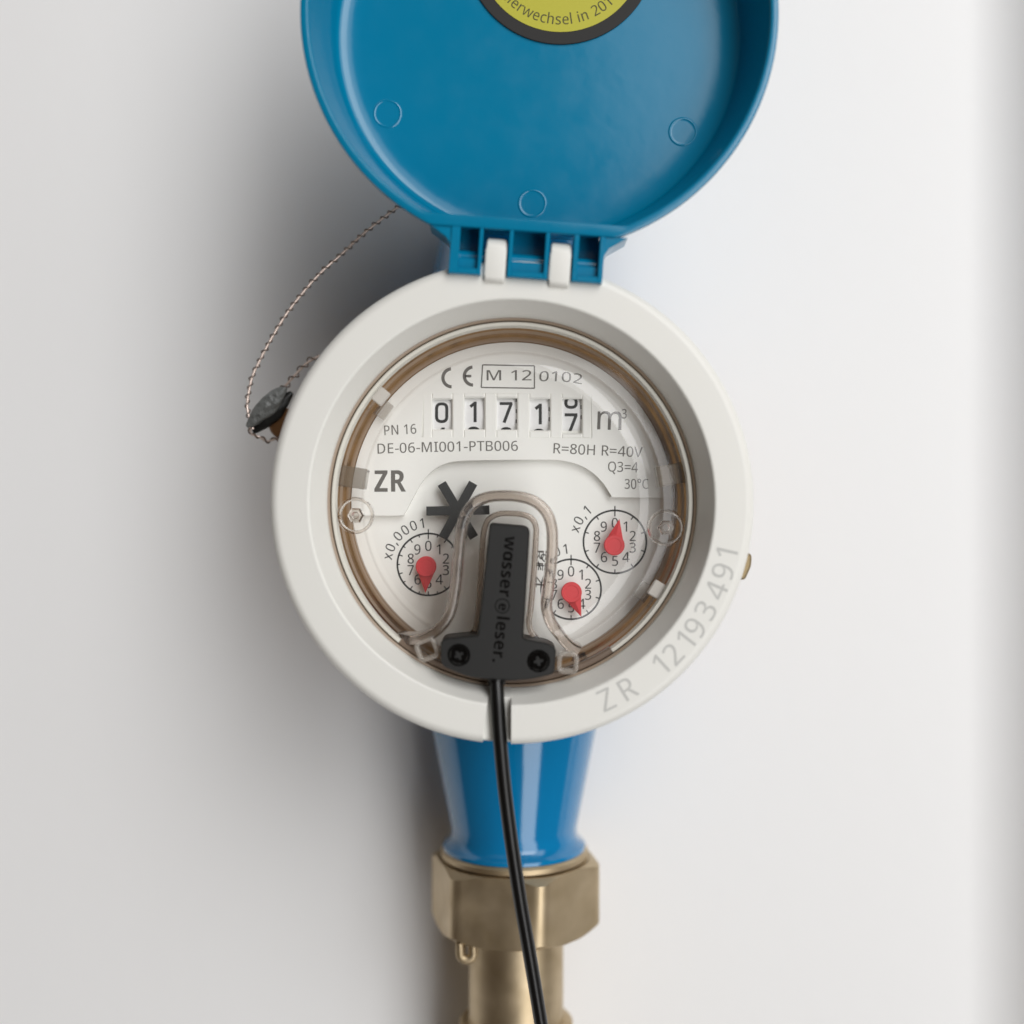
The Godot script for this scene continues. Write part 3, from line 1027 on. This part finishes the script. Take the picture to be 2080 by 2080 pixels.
func build_sensor() -> void:
	var t := thing("meter_reader", "black T-shaped plug-in reader with two screws and a long black cable", "sensor", Vector3(-2.93, -33.75, -1))
	var s := Shape.new()
	var z := -0.8
	var outline := PackedVector2Array()
	var corner := func(p: Array, r: float) -> void:      # p: before, corner, after
		var q := rounded(PackedVector2Array(p), r, 5)
		outline.append_array(q.slice(6, 12))
	var pts := [Vector2(-4.45, -2.15), Vector2(3.62, -2.83), Vector2(2.25, -25.12), Vector2(7.04, -26.1), Vector2(8.8, -27.08), Vector2(8.5, -32.16), Vector2(3.91, -33.23), Vector2(-1.76, -33.62), Vector2(-8.8, -32.75), Vector2(-14.17, -30.5), Vector2(-14.27, -25.22), Vector2(-6.84, -24.44)]
	var rad := [0.7, 1.5, 0.2, 0.8, 0.8, 1.2, 2.0, 2.0, 2.0, 1.4, 1.4, 0.2]
	for i in pts.size():
		corner.call([pts[(i - 1 + pts.size()) % pts.size()], pts[i], pts[(i + 1) % pts.size()]], rad[i])
	s.extrude(outline, -9.6, z, 0.35)
	part("reader_body", s, M.sensor_black, t)
	# raised lettering that runs down the stem
	s = Shape.new()
	var from := Vector3(-1.37, -4.69, -0.77)
	var to := Vector3(-3.91, -29.91, -0.77)
	var dir := (to - from).normalized()
	var up := Vector3(-dir.y, dir.x, 0)      # the tops of the letters point to the right
	var items := "wasser@leser."
	var cap := 2.4
	var kk := cap / CAP
	var total := 0.0
	for ch in items: total += reader_width(ch) * kk
	var fit := from.distance_to(to) / total
	var run := 0.0
	for ch in items:
		var w := reader_width(ch) * kk * fit
		var o := from + dir * run
		var place := func(x: float, y: float) -> Vector3: return o + dir * x * fit + up * y
		if ch == "a":
			letters(s, "o", bold, cap, place)
			for q in [[0.80, 0.0, 0.93, 0.77]]:
				var ww := reader_width("o") * kk
				var a: Vector3 = place.call(ww * q[0], 0.0)
				var b: Vector3 = place.call(ww * q[2], 0.0)
				var h: float = cap * q[3]
				s.quad(a, b, b + up * h, a + up * h)
				s.sheet()
		elif ch == "@":
			letters(s, "e", bold, cap * 0.74, func(x, y): return o + dir * (x * 1.15 - 0.66 + w / 2) + up * (y + 0.18))
			var m := o + dir * w / 2 + up * 0.85
			arc_band(s, m, 1.3, 1.48, 0, 360, 40)
		else:
			letters(s, ch, bold, cap, place)
		run += w
	part("reader_lettering", s, M.letter_black, t)
	# screws: a sunk collar, a floor and four quarters round the cross
	for e in [[Vector3(-10.56, -28.44, -0.8), 28.0], [Vector3(5.28, -29.62, -0.8), 12.0]]:
		var o: Vector3 = e[0]
		s = Shape.new()
		s.lathe(PackedVector2Array([Vector2(1.85, -0.4), Vector2(2.3, -0.4), Vector2(2.3, 0.03), Vector2(2.2, 0.12), Vector2(2.02, 0.12), Vector2(1.85, -0.1)]), o, "z", 48)
		s.lathe(PackedVector2Array([Vector2(0, -0.35), Vector2(1.9, -0.35), Vector2(1.9, 0.02), Vector2(0, -0.02)]), o, "z", 48)
		for q in 4:
			var b := deg_to_rad(e[1]) + q * PI / 2
			var poly := PackedVector2Array()
			var u := Vector2.from_angle(b)
			var v := Vector2(-u.y, u.x)
			var o2 := Vector2(o.x, o.y)
			poly.append(o2 + u * 0.33 + v * 0.33)
			var g := asin(0.27 / 1.78)
			for i in 9:
				var a := lerpf(g, PI / 2 - g, i / 8.0)
				poly.append(o2 + (u * cos(a) + v * sin(a)) * 1.78)
			s.extrude(poly, o.z - 0.3, o.z + 0.48, 0.16)
		part("screw", s, M.screw_black, t, 30.0)
	# cable
	s = Shape.new()
	var path := smooth_path([Vector3(-3.16, -32.97, -3), Vector3(-3.05, -34.62, -2.2), Vector3(-2.84, -38.19, -1.2), Vector3(-2.55, -43.08, -1.2), Vector3(-2.06, -49.05, -1.6), Vector3(-1.38, -56.11, -2.4), Vector3(-0.4, -64.32, -3.6), Vector3(0.6, -71.69, -5), Vector3(1.7, -79.17, -6.5), Vector3(3.03, -87.43, -8.5), Vector3(4.28, -95.32, -10.5), Vector3(5.77, -105.09, -13), Vector3(7.51, -116.85, -16), Vector3(8.98, -128.86, -19)], 8)
	s.tube(path, 1.42, 20)
	part("cable", s, M.cable_black, t)
	s = Shape.new()
	s.tube(PackedVector3Array([Vector3(-3.16, -33.16, -3), Vector3(-3.05, -34.36, -2.4)]), 1.75, 20)
	part("cable_collar", s, M.cable_black, t)


func reader_width(ch: String) -> float:
	if ch == "a": return bold.get_string_size("o", HORIZONTAL_ALIGNMENT_LEFT, -1, 64).x
	if ch == "@": return 66.0
	return bold.get_string_size(ch, HORIZONTAL_ALIGNMENT_LEFT, -1, 64).x


func build_nut_and_pipe() -> void:
	var ax := Vector3(0.6, 0, -50)
	var t := thing("union_nut", "brass hexagonal union nut under the blue cone of the meter", "nut", Vector3(0.6, -100, -50))
	var s := Shape.new()
	# hexagon whose ends are turned to a cone
	var R := 21.2
	var n := 120
	var rings := []
	for row in 7:
		var ring := PackedVector3Array()
		for i in n:
			var a := TAU * i / n
			var local := fposmod(a - deg_to_rad(73.0) + PI / 6, PI / 3) - PI / 6      # angle to the nearest flat's corner
			var r := R * cos(PI / 6) / cos(PI / 6 - absf(local))
			r = minf(r, R - 0.55)
			var drop := maxf(0.0, r - 18.5) * 0.58
			var y := 0.0
			match row:
				0: r = 16.6; y = -82.9
				1: r = minf(r, 18.5); y = -82.9
				2: y = -82.9 - drop
				3: y = -99.2 + drop * 1.25
				4: r = minf(r, 18.4); y = -99.2
				5: r = 15.0; y = -99.6
				6: r = 12.0; y = -99.6
			ring.append(ax + Vector3(cos(a) * r, y, sin(a) * r))
		rings.append(ring)
	s.loft(rings)
	part("nut_body", s, M.brass, t, 24.0)
	s = Shape.new()
	turn_y(s, [Vector2(10, -80.7), Vector2(17.0, -80.7), Vector2(17.7, -81.3), Vector2(17.7, -82.4), Vector2(16.4, -83.0), Vector2(10, -83)], ax.x, ax.z)
	part("nut_collar", s, M.brass, t)
	# eye for a seal at the lower edge
	s = Shape.new()
	var o := Vector3(-10.39, -101.35, -36)
	var loop := PackedVector3Array()
	for i in 13:
		var a := PI + PI * i / 12
		loop.append(o + Vector3(cos(a) * 1.5, sin(a) * 1.4, 0))
	loop.insert(0, o + Vector3(-1.5, 2.6, 0))
	loop.append(o + Vector3(1.5, 2.6, 0))
	s.tube(loop, 1.05, 12)
	part("seal_eye", s, M.brass, t)

	t = thing("brass_pipe", "brass pipe end below the union nut, behind the black cable", "pipe", Vector3(1, -150, -50))
	s = Shape.new()
	turn_y(s, [Vector2(0, -99.0), Vector2(11.4, -99.0), Vector2(11.4, -121.6), Vector2(11.7, -122.2), Vector2(0, -122.2)], 1.0, -50)
	part("tailpiece", s, M.brass, t)
	s = Shape.new()
	turn_y(s, [Vector2(0, -122.2), Vector2(12.6, -122.2), Vector2(13.7, -123.0), Vector2(13.7, -160), Vector2(0, -160)], 1.0, -50)
	part("pipe_socket", s, M.brass, t)


# two wires: a straight one and one wound round it
func twisted(t: Node3D, pts: Array, core: float, thread: float, radius: float, pitch: float) -> void:
	var s := Shape.new()
	var path := smooth_path(pts, 10)
	s.tube(path, core, 8)
	part("wire", s, M.wire_steel, t)
	s = Shape.new()
	var total := 0.0
	for i in path.size() - 1: total += path[i].distance_to(path[i + 1])
	var coil := PackedVector3Array()
	var steps := int(total / pitch * 12.0)
	var seg := 0
	var done := 0.0
	for i in steps:
		var d := total * i / steps
		while seg < path.size() - 2 and done + path[seg].distance_to(path[seg + 1]) < d:
			done += path[seg].distance_to(path[seg + 1])
			seg += 1
		var f := (path[seg + 1] - path[seg]).normalized()
		var p := path[seg] + f * (d - done)
		var u := Vector3(-f.y, f.x, 0).normalized()
		var v := f.cross(u)
		var a := TAU * d / pitch + 0.35 * sin(d * 0.6)
		coil.append(p + (u * cos(a) + v * sin(a)) * radius * (1.0 + 0.15 * sin(d * 1.7)))
	s.tube(coil, thread, 6)
	part("wound_wire", s, M.wire_dark, t)


func build_seal() -> void:
	var t := thing("wire_seal", "dark grey plastic seal on twisted wire at the left of the white ring", "seal", Vector3(-54, 22.91, -27))
	var s: Shape
	twisted(t, [Vector3(-17.25, 71.68, -24), Vector3(-25.32, 66.88, -25), Vector3(-32.71, 61.5, -26), Vector3(-37.64, 57.27, -27), Vector3(-42.22, 53.23, -27), Vector3(-46.25, 48.76, -27), Vector3(-50.18, 43.64, -27), Vector3(-53.56, 38.07, -27), Vector3(-55.96, 33.49, -27), Vector3(-57.49, 30.22, -27), Vector3(-58.36, 26.51, -27), Vector3(-58.69, 23.45, -27), Vector3(-58.14, 20.51, -27), Vector3(-57.38, 18.33, -27)], 0.29, 0.15, 0.5, 2.1)
	twisted(t, [Vector3(-50.84, 27.27, -27), Vector3(-49.09, 29.24, -27), Vector3(-47.22, 31.48, -27.5), Vector3(-45.34, 33.4, -28), Vector3(-42.88, 34.97, -29)], 0.27, 0.17, 0.72, 2.9)
	twisted(t, [Vector3(-58.03, 18.76, -27), Vector3(-57.48, 17.17, -26), Vector3(-56.61, 16.95, -26), Vector3(-55.74, 16.52, -26), Vector3(-54.43, 15.71, -27), Vector3(-53.01, 16.1, -28), Vector3(-51.33, 16.67, -30)], 0.2, 0.2, 0.42, 2.4)
	# the seal: an uneven almond pressed together from two shells
	var a := Vector3(-58.36, 18.33, -27)
	var b := Vector3(-49.53, 27.49, -27)
	var f := (b - a).normalized()
	var n := Vector3(-f.y, f.x, 0)      # towards the upper left
	for shell in 2:
		s = Shape.new()
		var rings := []
		var count := 28
		for i in count + 1:
			var u := float(i) / count
			var w := pow(sin(PI * clampf(u * 0.93 + 0.035, 0, 1)), 0.62)
			if shell == 0: w *= 0.80 + 0.25 * sin(u * 2.6)
			else: w *= 0.74 + 0.22 * sin(u * 2.2 + 0.5)
			var ring := PackedVector3Array()
			for j in 28:
				var g := TAU * j / 28
				var wob := 1.0 + 0.05 * sin(3 * g + u * 9.0) + 0.04 * sin(5 * g - u * 14.0)
				var off := n * (0.45 if shell == 0 else -1.1) + Vector3(0, 0, 0.5 if shell == 0 else -0.6)
				ring.append(a.lerp(b, u * 0.97 + 0.015) + off + (n * cos(g) * 2.05 + Vector3(0, 0, 1.5) * sin(g)) * w * wob)
			rings.append(ring)
		s.loft(rings)
		part("seal_shell", s, M.seal_grey if shell == 0 else M.seal_dark, t, 45.0)
